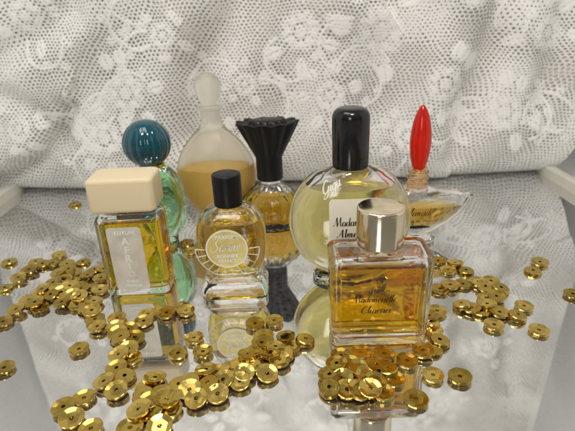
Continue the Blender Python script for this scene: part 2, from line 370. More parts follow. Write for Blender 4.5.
def seg_d(x, z, pts):
    best = np.full(x.shape, 1e9); side = np.zeros(x.shape)
    for (ax, az), (bx, bz) in zip(pts[:-1], pts[1:]):
        dx, dz = bx-ax, bz-az; L2 = dx*dx+dz*dz
        u = np.clip(((x-ax)*dx+(z-az)*dz)/L2, 0, 1); d = np.hypot(x-ax-u*dx, z-az-u*dz)
        sd = np.sign((x-ax)*dz-(z-az)*dx); m_ = d < best; best = np.where(m_, d, best); side = np.where(m_, sd, side)
    return best, best*side
def crease(pts, depth, wn, ridge=0, off=1.0, fade=None):
    global Y
    d, sd = seg_d(X, Z, pts)
    Y += depth*np.exp(-(d/wn)**2)
    if ridge: Y -= ridge*np.exp(-((sd-off)/(abs(off)*.9))**2)*(d < 6)
crease([(-1.6, 13.5), (-2.3, 11), (-3.6, 9), (-4.7, 7.2), (-5.6, 3.5)], 1.25, 1.1, .6, 2.0)
crease([(13.4, 16), (12.6, 10.4), (12.3, 8.4), (11.0, 4.8), (10.6, 1.5)], .9, .9, .55, 1.7)
crease([(-10.6, 14), (-11.6, 10.9), (-13.2, 9.9), (-15.2, 9.0), (-18, 7.9)], .6, .8, .45, -1.3)
crease([(-19, 6.9), (-16.4, 6.3), (-14.6, 5.0), (-13.6, 3.6)], .5, .7, .2, 1.1)
crease([(-19, .9), (-17.2, 1.6), (-14.9, 2.7), (-13.4, 4.4), (-12.9, 5.5)], .9, .45, .55, -1.1)
crease([(17.2, 18), (16.4, 10), (15.8, 5)], .6, .9, .35, 1.4)
crease([(6.6, 16), (6.0, 10), (5.4, 4)], .35, 1.4, .35, 2.2)
crease([(4, 20), (3, 15), (5, 12)], .8, 1.1, .5, 1.8)
crease([(-14, 22), (-13, 17), (-9, 13.5)], .8, 1.1, .4, 1.8)
crease([(18, 5.2), (14.5, 7.5), (10, 9.6), (7, 11.4)], .2, 1.1, .2, 1.2)
# woven motifs (flowers, leaves, scrolls) as a pattern on the cloth
MOT = np.zeros_like(X)
rr_ = np.random.default_rng(21)
def flower(cx, cz, R_, rot, n=7):
    global MOT
    dx, dz = X-cx, Z-cz; r = np.hypot(dx, dz); a = np.arctan2(dz, dx)+rot
    edge = R_*(.72+.28*np.abs(np.cos(n*a/2)))
    body = 1/(1+np.exp((r-edge)/.07))
    veins = .75+.25*np.cos(n*a+math.pi)*(r > .25*R_)
    ringgap = 1-.75*np.exp(-((r-.36*R_)/.10)**2)
    MOT = np.maximum(MOT, body*veins*ringgap)
def leaf(cx, cz, L_, W_, rot):
    global MOT
    c, s_ = math.cos(rot), math.sin(rot); dx = (X-cx)*c+(Z-cz)*s_; dz = -(X-cx)*s_+(Z-cz)*c
    u = np.clip(dx/L_, 0, 1); hw = W_*np.sin(math.pi*u)**.8
    inside = 1/(1+np.exp((np.abs(dz)-hw)/.05))*(dx > 0)*(dx < L_)
    MOT = np.maximum(MOT, inside*(1-.6*np.exp(-(dz/.06)**2)))
def stem(pts, w_):
    global MOT
    d, _ = seg_d(X, Z, pts); MOT = np.maximum(MOT, .95*np.exp(-(d/w_)**2))
cs = [(-9.3, 6.2, 1.6), (-14.3, 10.6, 1.3), (-6.6, 9.3, 1.0), (-11, 3.6, 1.5), (1.2, 9.2, 1.5), (5.8, 9.0, 1.9), (9.6, 6.0, 1.5), (2.8, 5.6, 1.3),
      (13.4, 4.2, 1.5), (7.6, 3.0, 1.3), (-3, 2.6, 1.3), (15.5, 8.6, 1.4), (-16, 4.4, 1.1), (-8, 14, 1.7), (0, 15, 1.6), (8, 14.5, 1.8), (15, 14, 1.5), (-15, 17, 1.6),
      (-5, 20, 1.7), (4, 21, 1.7), (12, 20, 1.6), (-12, 23, 1.5), (18, 3.4, .9), (10.8, 10.9, 1.2), (-2.2, 6.4, .9)]
for cx_, cz_, R_ in cs:
    flower(cx_, cz_, R_*.8, rr_.uniform(0, 6), int(rr_.integers(5, 9)))
    a0 = rr_.uniform(0, 6.28)
    for k in range(int(rr_.integers(4, 8))):
        a = a0+k*rr_.uniform(.7, 1.1); leaf(cx_+R_*.9*math.cos(a), cz_+R_*.9*math.sin(a), R_*rr_.uniform(.6, 1.0), R_*.24, a+rr_.uniform(-.5, .5))
    for k in range(2):
        a = rr_.uniform(0, 6.28); p = np.array([cx_+R_*math.cos(a), cz_+R_*math.sin(a)]); pl_ = [tuple(p)]
        for j in range(9):
            a += rr_.uniform(.15, .5)*(1 if k else -1); p = p+np.array([math.cos(a), math.sin(a)])*.5; pl_.append(tuple(p))
            if j % 2: leaf(p[0], p[1], .7, .2, a+rr_.choice([-1, 1])*.9)
        stem(pl_, .11)
cl = np.clip(.5+1.5*smooth_noise(X, Z, 9, 1.1)-.15, 0, 1)
MOT = np.clip(np.maximum(MOT, .45*cl), 0, 1)
MOT = MOT+.10*rr_.normal(size=MOT.shape)*(MOT > .3); MOT = np.clip(MOT, 0, 1)
def grid_obj(name, X, Y, Z, m, parent, mot=None, thick=None):
    nz_, nx_ = X.shape
    co = np.stack([X, Y, Z], -1).reshape(-1, 3)
    idx = np.arange(nz_*nx_).reshape(nz_, nx_)
    q = np.stack([idx[:-1, :-1], idx[:-1, 1:], idx[1:, 1:], idx[1:, :-1]], -1).reshape(-1, 4)
    me = bpy.data.meshes.new(name); me.vertices.add(len(co)); me.vertices.foreach_set('co', co.ravel())
    me.loops.add(q.size); me.loops.foreach_set('vertex_index', q.ravel().astype(np.int32))
    me.polygons.add(len(q)); me.polygons.foreach_set('loop_start', np.arange(0, q.size, 4, dtype=np.int32))
    me.update(calc_edges=True); me.polygons.foreach_set('use_smooth', np.ones(len(q), bool))
    uvl = me.uv_layers.new(name='UVMap')
    uu = np.stack([Ub[:nz_, :nx_].ravel() if Ub.shape == X.shape else X.ravel(), Z.ravel()], -1)
    uvl.data.foreach_set('uv', uu[q.ravel()].ravel().astype(np.float32))
    if mot is not None:
        at = me.attributes.new('motif', 'FLOAT', 'POINT'); at.data.foreach_set('value', mot.ravel().astype(np.float32))
    me.materials.append(m); o = bpy.data.objects.new(name, me); COL.objects.link(o)
    if parent: o.parent = parent
    return o
lace = thing('lace_cloth', 'ivory floral lace cloth draped in folds behind the bottles', 'lace cloth', (0, 0, 0))
Yf = Y-.02*MOT
grid_obj('lace_net', X, Yf, Z+.02, M_lace, lace, MOT)
k = 5
Xb, Yb, Zb = X[::k, ::k], Y[::k, ::k], Z[::k, ::k]
grid_obj('lining', Xb*.995, Yb+.30, Zb+.0, M_lining, lace)

# ------------------------------------------------------------------ bottles
# 1. cream-capped rectangular bottle
b1 = thing('perfume_bottle', 'slim rectangular bottle of yellow perfume under a blocky cream cap', 'perfume bottle', (-6.15, 17.0, 0.004), math.radians(1))
rx, ry = 1.25, .74
mb = MB(); rbox(mb, 0, 3.5, rx, ry, .26, .16, e1=.28, k=6)
rbox(mb, .30, 3.3, rx-.14, ry-.15, .2, .12, flip=True)
mb.build('glass', G_clear, b1)
mb = MB(); rbox(mb, .288, 3.18, rx-.128, ry-.138, .2, .12, e1=.02); mb.build('perfume', L_yel, b1)
mb = MB(); cyl(mb, 3.47, 3.75, .5); mb.build('neck', G_clear, b1)
mb = MB(); rbox(mb, 3.66, 5.0, 1.24, .80, .22, .16, k=6); mb.build('cap', M_cream, b1)
mb = MB(); rbox(mb, .42, 3.18, .66, .012, .008, .004)
lb = None
mbl = MB(); q = ring(0, .66, 1.36, rc=.14)
mbl.add([(p[0], -.0, p[1]) for p in q]+[(p[0], .012, p[1]) for p in q]+[(0, 0, 0)], [(i, (i+1) % 72, 144) for i in range(72)]+[(i, 72+i, 72+(i+1) % 72, (i+1) % 72) for i in range(72)])
lb = mbl.build('label', M_silver, b1, loc=(-.14, -ry-.014, 1.72), smooth=False)
fl = flat(-.004)
for tx_, zz, sz in (('TEITUM', 1.13, .21), ('A', .76, .44), ('F', .38, .44), ('R', .02, .44), ('I', -.33, .40), ('PARIS', -1.0, .17), ('FRANCE', -1.2, .16)):
    font_mesh('lettering', tx_, sz, M_white, lb, flat(-.006, 0, zz), sp=1.1, bold=.007)
# star-burst and palm sprig printed under the name
mb = MB()
for k in range(12):
    a = k*math.pi/6; r1_ = .33 if k % 2 else .24; d = np.array([math.cos(a), math.sin(a)]); n_ = np.array([-d[1], d[0]])
    c0 = np.array([.02, -.66])+d*.07; c1 = np.array([.02, -.66])+d*r1_
    mb.add([(c0[0]+n_[0]*.022, -.006, c0[1]+n_[1]*.022), (c0[0]-n_[0]*.022, -.006, c0[1]-n_[1]*.022), (c1[0], -.006, c1[1])], [(0, 1, 2)])
mb.build('emblem', M_white, lb, smooth=False)

# 2. green bottle with fluted teal stopper
b2 = thing('perfume_bottle', 'pale green oval bottle with a round fluted teal stopper', 'perfume bottle', (-6.10, 21.3, 0.004))
hh = 4.25
def oval(z0, z1, rxm, rym, zc, k=22, p=2.2, **kw):
    rs = []
    for i in range(k+1):
        z = z0+(z1-z0)*i/k; half = (z1-zc) if z > zc else (zc-z0*0)
        half = (kw['up'] if z > zc else kw['dn']); u = min(1, abs(z-zc)/half); s_ = max(.0, 1-u**p)**(1/p)
        rs.append((z, rxm*s_, rym*(s_**.8)))
    return rs
mb = MB()
rs = [ring(0, .50, .40), ring(.05, .58, .46), ring(.22, .60, .48), ring(.34, .52, .42)]
for i in range(24):
    z = .36+3.5*i/23; u = (z-2.1)/1.95; s_ = max(.12, 1-abs(u)**2.3)**(1/2.3)
    rs.append(ring(z, max(.42, 1.2*s_), max(.34, .72*s_), N_=72, lobes=10, amp=.05))
rs += [ring(3.92, .40, .34), ring(3.96, .40, .36)]
loft(mb, rs)
rs = []
for i in range(18):
    z = .75+2.9*i/17; u = (z-2.15)/1.55; s_ = max(.04, 1-abs(u)**2.2)**(1/2.2); rs.append(ring(z, .88*s_, .42*s_))
loft(mb, rs, flip=True)
mb.build('glass', G_green, b2)
mb = MB(); cyl(mb, 3.88, 4.06, .44, .04); mb.build('collar', M_goldn, b2)
NB = 160; rs = []
for i in range(29):
    ph_ = -math.pi/2+.62+(math.pi-.64)*i/28; z = 5.02+1.10*math.sin(ph_); r_ = 1.10*math.cos(ph_)
    fl_ = .045*max(0, math.cos(ph_))
    rs.append([((r_*(1-fl_*(1-abs(math.cos(8*a)))))*math.cos(a), (r_*(1-fl_*(1-abs(math.cos(8*a)))))*math.sin(a), z) for a in [2*math.pi*j/NB for j in range(NB)]])
rs = [ring(3.98, .52, .52, N_=NB), ring(4.10, .56, .56, N_=NB)]+rs
mb = MB(); loft(mb, rs); mb.build('stopper', M_teal, b2, loc=(-.24, 0, 0), sharp=60)

# 3. frosted bottle with teardrop stopper
b3 = thing('perfume_bottle', 'frosted milky bottle with a teardrop stopper, half filled with amber', 'perfume bottle', (-3.62, 23.5, 0.004))
prof = smoothprof([(.95, .0), (1.0, .12), (1.15, .6), (1.6, 1.3), (1.98, 2.1), (2.04, 2.9), (1.8, 3.75), (1.3, 4.5), (.75, 5.05), (.52, 5.45), (.48, 6.0)], 5)
mb = MB(); loft(mb, [ring(z, r_, r_*.62 if r_ > .8 else r_*.62+max(0, .8-r_)*.45) for r_, z in prof]+[ring(6.06, .62, .6), ring(6.12, .66, .64), ring(6.2, .66, .64), ring(6.24, .6, .58)])
inn = smoothprof([(.7, .35), (1.35, 1.1), (1.78, 2.1), (1.86, 2.9), (1.62, 3.7), (1.1, 4.45), (.55, 5.0)], 5)
loft(mb, [ring(z, r_, r_*.58) for r_, z in inn], flip=True)
mb.build('frosted_glass', M_frost, b3)
mb = MB(); loft(mb, [ring(z, r_*1.01, r_*.59) for r_, z in inn if z < 3.1]+[ring(3.12, 1.86, 1.07)]); mb.build('perfume', M_milkliq, b3)
# swirls of relief on the shoulder
mb = MB()
for (cx_, s_) in ((-.2, 1), (.3, 1), (.8, 1)):
    pts = []
    for i in range(15):
        a = math.radians(200-i*11); pts.append((cx_-.2+1.2*math.cos(a), 3.1+1.2*math.sin(a)))
    for i, (px, pz) in enumerate(pts):
        pass
mb = MB(); lathe(mb, smoothprof([(.34, 6.1), (.36, 6.22), (.42, 6.38), (.58, 6.72), (.66, 7.08), (.62, 7.4), (.42, 7.66), (.16, 7.79), (.01, 7.81)], 5), fy=.8); mb.build('stopper', M_frost, b3)

# 4. round sunburst bottle with black cap
b4 = thing('perfume_bottle', 'small round glass bottle with gold sunburst label and flat black cap', 'perfume bottle', (-2.22, 16.6, 0.004))
def b4_sec(z):
    u = (z-2.22)/1.62; s_ = max(.0, 1-abs(u)**2.5)**(1/2.5)
    return 1.36*s_, .80*s_**.55
mb = MB(); rs = []
rs += [ring(0, 1.22, .74, rc=.3), ring(.04, 1.30, .80, rc=.3), ring(.30, 1.32, .82, rc=.3), ring(.48, 1.27, .78, rc=.3), ring(.62, 1.13, .66, rc=.3), ring(.74, 1.14, .66, rc=.3)]
for i in range(26):
    z = .90+2.72*i/25; a_, c_ = b4_sec(z); a_ = max(a_, .5); c_ = max(c_, .5)
    if z < 1.3: a_ = a_*1.0+(1.16-a_)*max(0, (1.3-z)/.4)*.6
    rs.append(ring(z, a_, c_, rc=min(a_, c_)*.8))
rs += [ring(3.72, .46, .46, rc=.455), ring(3.85, .46, .46, rc=.455)]
loft(mb, rs)
rs = []
for i in range(20):
    z = .98+2.45*i/19; a_, c_ = b4_sec(z); rs.append(ring(z, max(.28, a_-.24), max(.26, c_-.22), rc=max(.26, c_-.22)*.8))
rs.append(ring(3.82, .26, .26, rc=.255)); loft(mb, rs, flip=True)
mb.build('glass', G_wavy, b4)
mb = MB(); rs = []
for i in range(16):
    z = .97+2.1*i/15; a_, c_ = b4_sec(z); rs.append(ring(z, a_-.228, c_-.208, rc=(c_-.208)*.8))
loft(mb, rs); mb.build('perfume', L_gold, b4)
mb = MB(); cyl(mb, 3.72, 4.95, .54, .05); mb.build('cap', M_blackm, b4)
def disc(r, y0, y1, n=64):
    mb = MB(); a = [2*math.pi*i/n for i in range(n)]
    mb.add([(r*math.cos(t_), y0, r*math.sin(t_)) for t_ in a]+[(r*math.cos(t_), y1, r*math.sin(t_)) for t_ in a]+[(0, y0, 0)], [(i, (i+1) % n, 2*n) for i in range(n)]+[(i, n+i, n+(i+1) % n, (i+1) % n) for i in range(n)])
    return mb
lab = disc(.80, -.03, .04).build('label', M_goldl, b4, loc=(-.12, -.80, 2.22), smooth=False)
def annulus(r0_, r1_, y, n=64, a0=0, a1=2*math.pi, th=.02):
    mb = MB(); v = []; f = []
    for i in range(n+1):
        t_ = a0+(a1-a0)*i/n
        for r_, yy in ((r0_, y+th), (r0_, y), (r1_, y), (r1_, y+th)): v.append((r_*math.cos(t_), yy, r_*math.sin(t_)))
    for i in range(n):
        for k in range(3): f.append((4*i+k, 4*i+4+k, 4*i+5+k, 4*i+k+1))
    mb.add(v, f); return mb
annulus(.745, .80, -.036).build('border', M_white, lab, smooth=False)
font_mesh('lettering', 'PARFUM', .21, M_white, lab, flat(-.036, 0, .50), sp=1.05, bold=.008)
script_mesh('lettering', 'Sarine', -.60, -.08, .235, M_white, lab, flat(-.038), w=(.045, .075), shear=.35, sp=.84)
font_mesh('lettering', 'BONNET', .20, M_white, lab, flat(-.036, 0, -.30), sp=1.0, bold=.008)
font_mesh('lettering', 'FRANCE', .19, M_white, lab, flat(-.036, 0, -.50), sp=1.0, bold=.008)
mb = MB()
for k in range(12):
    a = math.radians(-180+k*180/11); d = np.array([math.cos(a), math.sin(a)]); n_ = np.array([-d[1], d[0]])*.013
    c0 = d*.84; c1 = d*1.20
    v = [(c0[0]+n_[0], -.03, c0[1]+n_[1]), (c0[0]-n_[0], -.03, c0[1]-n_[1]), (c1[0]-n_[0], .05, c1[1]-n_[1]), (c1[0]+n_[0], .05, c1[1]+n_[1])]
    mb.add(v+[(x, y+.03, z) for x, y, z in v], [(0, 1, 2, 3), (0, 4, 5, 1), (1, 5, 6, 2), (2, 6, 7, 3), (3, 7, 4, 0)])
v = []; f = []
for i in range(49):
    t_ = math.radians(-180+i*180/48); v += [(1.20*math.cos(t_), .07, 1.20*math.sin(t_)), (1.24*math.cos(t_), .085, 1.24*math.sin(t_))]
mb.add(v, [(2*i, 2*i+2, 2*i+3, 2*i+1) for i in range(48)])
mb.build('sunburst', M_white, lab, smooth=False)

# 5. bottle with black fan-shaped cap
b5 = thing('perfume_bottle', 'ribbed amber glass bottle with a tall black pleated fan cap', 'perfume bottle', (-.80, 22.6, 0.004))
mb = MB(); rs = [ring(0, 1.25, .85), ring(.05, 1.35, .92)]
for z, a_ in smoothprof([(.15, 1.50), (.6, 1.66), (1.0, 1.68), (1.5, 1.52), (2.0, 1.12), (2.3, .74), (2.42, .56), (2.6, .5), (2.75, .5)], 4):
    rs.append(ring(z, a_, max(.46, a_*.66), N_=144, lobes=20, amp=.06 if a_ > .7 else 0))
loft(mb, [ring(0, 1.25, .85, N_=144), ring(.05, 1.35, .92, N_=144)]+rs[2:])
inn5 = smoothprof([(.06, 1.34), (.4, 1.50), (1.0, 1.5), (1.5, 1.32), (1.95, .88), (2.25, .5), (2.6, .3)], 4)
loft(mb, [ring(z, a_, a_*.62) for z, a_ in inn5], flip=True); mb.build('glass', G_wavy, b5)
mb = MB(); loft(mb, [ring(z, a_*1.012, a_*.628) for z, a_ in inn5 if z < 1.95]); mb.build('perfume', L_yel, b5)
NF = 176; mb = MB(); rs = [ring(2.62, .62, .6, N_=NF), ring(2.66, .66, .62, N_=NF), ring(3.72, .66, .62, N_=NF)]
for i in range(13):
    u = i/12; z = 3.76+1.72*u; rx_ = .66+.88*u**1.0; ry_ = .62+.42*u; am = .11*min(1, u*1.6)
    rs.append([(rx_*(1+am*(abs(math.cos(5.5*a))-.75))*math.cos(a), ry_*(1+am*(abs(math.cos(5.5*a))-.75))*math.sin(a), z+.12*u*(abs(math.cos(5.5*a))-.5)) for a in [2*math.pi*j/NF for j in range(NF)]])
lastr = rs[-1]
rs.append([(x*.93, y*.93, z+.02) for x, y, z in lastr]); rs.append([(x*.62, y*.62, 5.44) for x, y, z in lastr]); rs.append([(x*.56, y*.56, 5.60) for x, y, z in lastr]); rs.append([(x*.5, y*.5, 5.63) for x, y, z in lastr])
loft(mb, rs); mb.build('fan_cap', M_blackm, b5, sharp=50)

# 6. large round flask with tall black cap
b6 = thing('perfume_bottle', 'large disc shaped flask of pale yellow perfume with a tall glossy black cap', 'perfume bottle', (2.48, 17.2, 0.004))
ZC = 2.62; RO = 2.46
mb = MB(); rs = [ring(0, 1.42, .78), ring(.05, 1.50, .86), ring(.22, 1.50, .86), ring(.34, 1.38, .78)]
for i in range(36):
    z = .40+(ZC+RO-.40)*i/35-.0; u = (z-ZC)/RO; s_ = math.sqrt(max(0, 1-u*u)); a_ = RO*s_
    if z > 4.70: break
    if a_ < .62 and z > ZC: break
    rs.append(ring(z, max(a_, 1.05 if z < ZC else .6), 1.16*max(s_, .4)**.7, n=2.2))
rs += [ring(4.80, .80, .64), ring(4.88, .58, .56), ring(4.95, .54, .54), ring(5.3, .54, .54)]
loft(mb, rs)
RI = 2.14; rs = []
for i in range(32):
    u = -1+.012+ (1.90)*i/31; z = ZC+RI*u; s_ = math.sqrt(max(0, 1-u*u)); rs.append(ring(z, max(.35, RI*s_), max(.3, .90*s_**.7), n=2.2))
rs.append(ring(5.25, .34, .34)); loft(mb, rs, flip=True)
mb.build('glass', G_clear, b6)
mb = MB(); rs = []
for i in range(26):
    u = -.985+1.66*i/25; s_ = math.sqrt(max(0, 1-u*u)); rs.append(ring(ZC+RI*u, RI*s_+.012, .90*s_**.7+.012, n=2.2))
loft(mb, rs); mb.build('perfume', L_pale, b6)
mb = MB(); rs = [ring(4.83, .60, .60), ring(4.85, .67, .67), ring(5.0, .69, .69)]
rs += [ring(6.72, .70, .70)]
for i in range(1, 8):
    a = math.pi/2*i/7; rs.append(ring(6.72+.36*math.sin(a), .70-.36*(1-math.cos(a)), .70-.36*(1-math.cos(a))))
loft(mb, rs); mb.build('cap', M_black, b6)
def face6(x, z):
    u = (z-ZC)/RO; s_ = math.sqrt(max(.01, 1-u*u)); a_ = RO*s_; c_ = 1.16*s_**.7
    return -c_*max(0, 1-abs(x/a_)**2.2)**(1/2.2)
mbl = MB(); nx_, nz2 = 14, 18; v = []
for j in range(nz2+1):
    for i in range(nx_+1):
        x = -.95+1.9*i/nx_; z = 1.55+2.35*j/nz2
        if j in (0, nz2) and i in (0, nx_): x *= .90
        v.append((x+.03, face6(x+.03, z)-.02, z))
mbl.add(v, [(j*(nx_+1)+i, j*(nx_+1)+i+1, (j+1)*(nx_+1)+i+1, (j+1)*(nx_+1)+i) for j in range(nz2) for i in range(nx_)])
l6 = mbl.build('label', M_paper, b6)
pl6 = lambda x, z: (x, face6(x, z)-.028, z)
script_mesh('lettering', 'Madame', -.76, 2.86, .165, M_ink, l6, pl6, w=(.045, .12), shear=.08, sp=.92)
script_mesh('lettering', 'Almée', -.62, 2.38, .165, M_ink, l6, pl6, w=(.045, .12), shear=.08, sp=1.0)
script_mesh('signature', 'Gigu', -1.12, 4.02, .19, M_white, b6, lambda x, z: (x, face6(x, z)-.02, z), w=(.10, .05), shear=.5, rot=math.radians(30), sp=1.05)

# 7. front rectangular bottle with metal cap
b7 = thing('perfume_bottle', 'square bottle of deep amber perfume with pale gold metal cap, nearest the camera', 'perfume bottle', (2.90, 13.35, 0.004), math.radians(-1.5))
rx, ry = 1.64, .80
mb = MB(); rs = []
rs = [ring(0, 1.48, .66, rc=.2), ring(.03, 1.56, .74, rc=.22), ring(.10, 1.58, .76, rc=.22), ring(.22, 1.56, .75, rc=.22), ring(.30, 1.52, .72, rc=.22), ring(.38, 1.55, .76, rc=.22)]
for i in range(8): rs.append(ring(.5+2.55*i/7, 1.58+.05*i/7, .79, rc=.22))
for i in range(1, 6):
    a = math.pi/2*i/5; rs.append(ring(3.10+.22*math.sin(a), rx-.22*(1-math.cos(a)), .80-.18*(1-math.cos(a)), rc=.22))
rs += [ring(3.36, .78, .62, rc=.5), ring(3.42, .60, .58, rc=.57), ring(3.65, .56, .56, rc=.555)]
loft(mb, rs)
rbox(mb, .44, 3.10, 1.44, .62, .18, .12, flip=True); mb.build('glass', G_clear, b7)
mb = MB(); rbox(mb, .428, 2.90, 1.452, .632, .18, .12, e1=.01); mb.build('perfume', L_amb, b7)
mb = MB(); cyl(mb, 3.46, 4.76, .75, .09, k=5); mb.build('cap', M_cap, b7)
p7 = flat(-.812)
font_mesh('lettering', 'PARFUM', .15, M_brown, b7, flat(-.812, -.05, 2.18), sp=1.1)
script_mesh('lettering', 'Mademoiselle', -.93, 1.78, .125, M_brown, b7, flat(-.812), w=(.055, .10), shear=.25, sp=.98)
script_mesh('lettering', 'Charrier', -.66, 1.36, .135, M_brown, b7, flat(-.812), w=(.055, .10), shear=.25, sp=1.05)
font_mesh('lettering', 'COMPAGNE', .11, M_brown, b7, flat(-.812, -.0, 1.06), sp=1.1)
font_mesh('lettering', 'FRANCE', .11, M_brown, b7, flat(-.812, -.0, .90), sp=1.1)

# 8. boat-shaped bottle with red flame stopper
b8 = thing('perfume_bottle', 'boat shaped clear bottle with amber perfume and a red flame stopper', 'perfume bottle', (6.0, 20.2, 0.004))
# outline: right half x(z) for the hull; the wide tips point left and right
def hull(pts, dep, N_=72):
    rs = []
    for z, a_, d_ in pts: rs.append(ring(z, a_, d_, n=1.95, N_=N_))
    return rs
hp = [(0, .86, .60), (.05, .98, .68), (.16, 1.0, .70), (.30, .78, .52), (.42, .62, .42), (.52, .84, .48), (.75, 1.28, .58), (1.1, 1.80, .68), (1.5, 2.22, .72), (1.82, 2.42, .73), (2.1, 2.54, .68), (2.26, 2.62, .64), (2.34, 2.5, .58), (2.46, 1.95, .54), (2.58, 1.2, .50), (2.66, .68, .46), (2.74, .50, .46), (2.82, .48, .48)]
mb = MB(); loft(mb, hull(hp, 0))
ip = [(.85, .70, .24), (1.1, 1.30, .38), (1.5, 1.85, .48), (1.85, 2.08, .46), (2.1, 2.2, .42), (2.24, 2.1, .36), (2.36, 1.5, .32), (2.46, .9, .28), (2.56, .3, .26)]
loft(mb, hull(ip, 0), flip=True); mb.build('glass', G_clear, b8)
mb = MB(); loft(mb, [r_ for r_ in hull([(z, a_+.012, d_+.012) for z, a_, d_ in ip if z < 1.9], 0)]); mb.build('perfume', L_boat, b8)
M_neck = glass('amber_tinted_neck', (1.0, .66, .38), .05, .5, 3)
mb = MB(); lathe(mb, [(.30, 2.98), (.48, 3.0), (.50, 3.12), (.44, 3.2), (.44, 3.3), (.50, 3.36), (.50, 3.48), (.42, 3.54), (.42, 3.62), (.47, 3.68), (.47, 3.78), (.40, 3.84), (.2, 3.86)]); mb.build('neck', M_neck, b8, loc=(0, 0, -.2))
mb = MB(); lathe(mb, smoothprof([(.22, 3.80), (.30, 3.95), (.40, 4.4), (.46, 4.95), (.45, 5.4), (.36, 6.0), (.22, 6.42), (.07, 6.66), (.01, 6.68)], 5)); mb.build('stopper', M_red, b8, loc=(0, 0, -.22))
def face8(x, z):
    za = [p[0] for p in hp]; a_ = np.interp(z, za, [p[1] for p in hp]); d_ = np.interp(z, za, [p[2] for p in hp])
    return -d_*max(0, 1-abs(x/a_)**1.95)**(1/1.95)-.015
p8 = lambda x, z: (x, float(face8(x, z)), z)
script_mesh('lettering', 'Flanade', -.72, 1.60, .185, M_brown, b8, p8, w=(.045, .08), shear=.35, sp=1.05)
for wd, wx in (('EAU', -.42), ('DE', -.05), ('PARFUM', .50)):
    font_mesh('lettering', wd, .155, M_brown, b8, lambda x, z, wx=wx: p8(x+wx, z+1.30), sp=1.15)

# ------------------------------------------------------------------ sequins
def sequin_mesh():
    mb = MB(); n = 36; rh, rim = .225, .350
    A = [2*math.pi*i/n for i in range(n)]
    def hexr(a, r): k = math.pi/3; x = (a % k)-k/2; return r*math.cos(k/2)/math.cos(x)
    circ = lambda r, z: [(r*math.cos(a), r*math.sin(a), z) for a in A]
    hexa = lambda r, z: [(hexr(a, r)*math.cos(a), hexr(a, r)*math.sin(a), z) for a in A]
    def facet(r, z0, m): return [(r*math.cos(a), r*math.sin(a), z0+m*max(0, r*math.cos((a % (math.pi/3))-math.pi/6)-rh)) for a in A]
    seq = [circ(.064, .085), hexa(rh, .085), facet(.332, .085, .32), facet(rim, .082, .26), facet(rim, .066, .26),
           circ(.325, .02), circ(.29, .0), circ(.064, .0)]
    seq.append(seq[0])
    v = [p for r in seq[:-1] for p in r]; f = []; K = len(seq)-1
    for k in range(K):
        for i in range(n):
            j = (i+1) % n; k2 = (k+1) % K; f.append((k*n+i, k2*n+i, k2*n+j, k*n+j))
    mb.add(v, f)
    return mb
proto = sequin_mesh().build('sequin', M_seq, sharp=7)
SP = [(9,262),(36,262),(43,265),(59,255),(53,263),(67,264),(83,262),(30,271),(19,279),(5,288),(59,274),(74,274),(65,281),(54,284),(81,281),(43,291),(29,300),(52,297),(17,311),(40,308),(3,322),(62,294),(70,288),(75,297),(63,304),(77,305),(90,289),(100,291),(94,303),(86,309),(95,319),(95,270),(98,328),(88,276),(101,278),(104,270),(83,290),(69,270),
 (79,349),(4,368),(75,204),
 (117,318),(128,331),(116,328),(144,322),(148,314),(167,314),(182,308),(128,345),(129,351),(131,358),(119,335),(134,340),
 (117,369),(105,383),(117,392),(84,398),(64,408),(72,420),(91,429),(125,378),
 (155,380),(144,396),(162,396),(143,412),(170,409),(179,385),(202,380),(197,401),(218,396),(217,372),(231,371),(240,383),(130,428),(160,428),(186,384),(150,404),(207,372),
 (194,338),(203,352),(178,354),(184,310),
 (255,324),(274,321),(264,336),(286,338),(257,352),(275,350),(285,355),(263,363),(267,375),(250,368),(233,370),(305,341),(292,346),
 (341,357),(361,353),(384,354),(407,361),(330,377),(330,390),(358,370),(377,368),(394,379),(358,393),(383,393),(416,399),(350,366),(372,382),(343,380),
 (423,352),(434,342),(430,331),(429,319),(437,311),(433,375),(460,377),
 (438,261),(455,264),(466,271),(440,289),(450,286),(463,284),(478,283),(491,281),(500,290),(486,298),(464,307),(481,312),(499,313),(494,325),(517,317),(524,306),(539,330),(540,262),(533,271),(573,294),(485,288),(496,298),
 (48,293),(36,304),(58,290),(80,298),(92,312),(66,276),(147,388),(152,412),(166,402),(190,392),(209,386),(224,382),(244,376),(262,345),(270,356),(249,357),(280,361),(337,366),(352,381),(366,377),(387,370),(369,392),(347,392),(122,340),(124,354),(428,324),(431,347),(487,306),(474,310),
 (170,247),(187,243),(191,251),(448,270)]
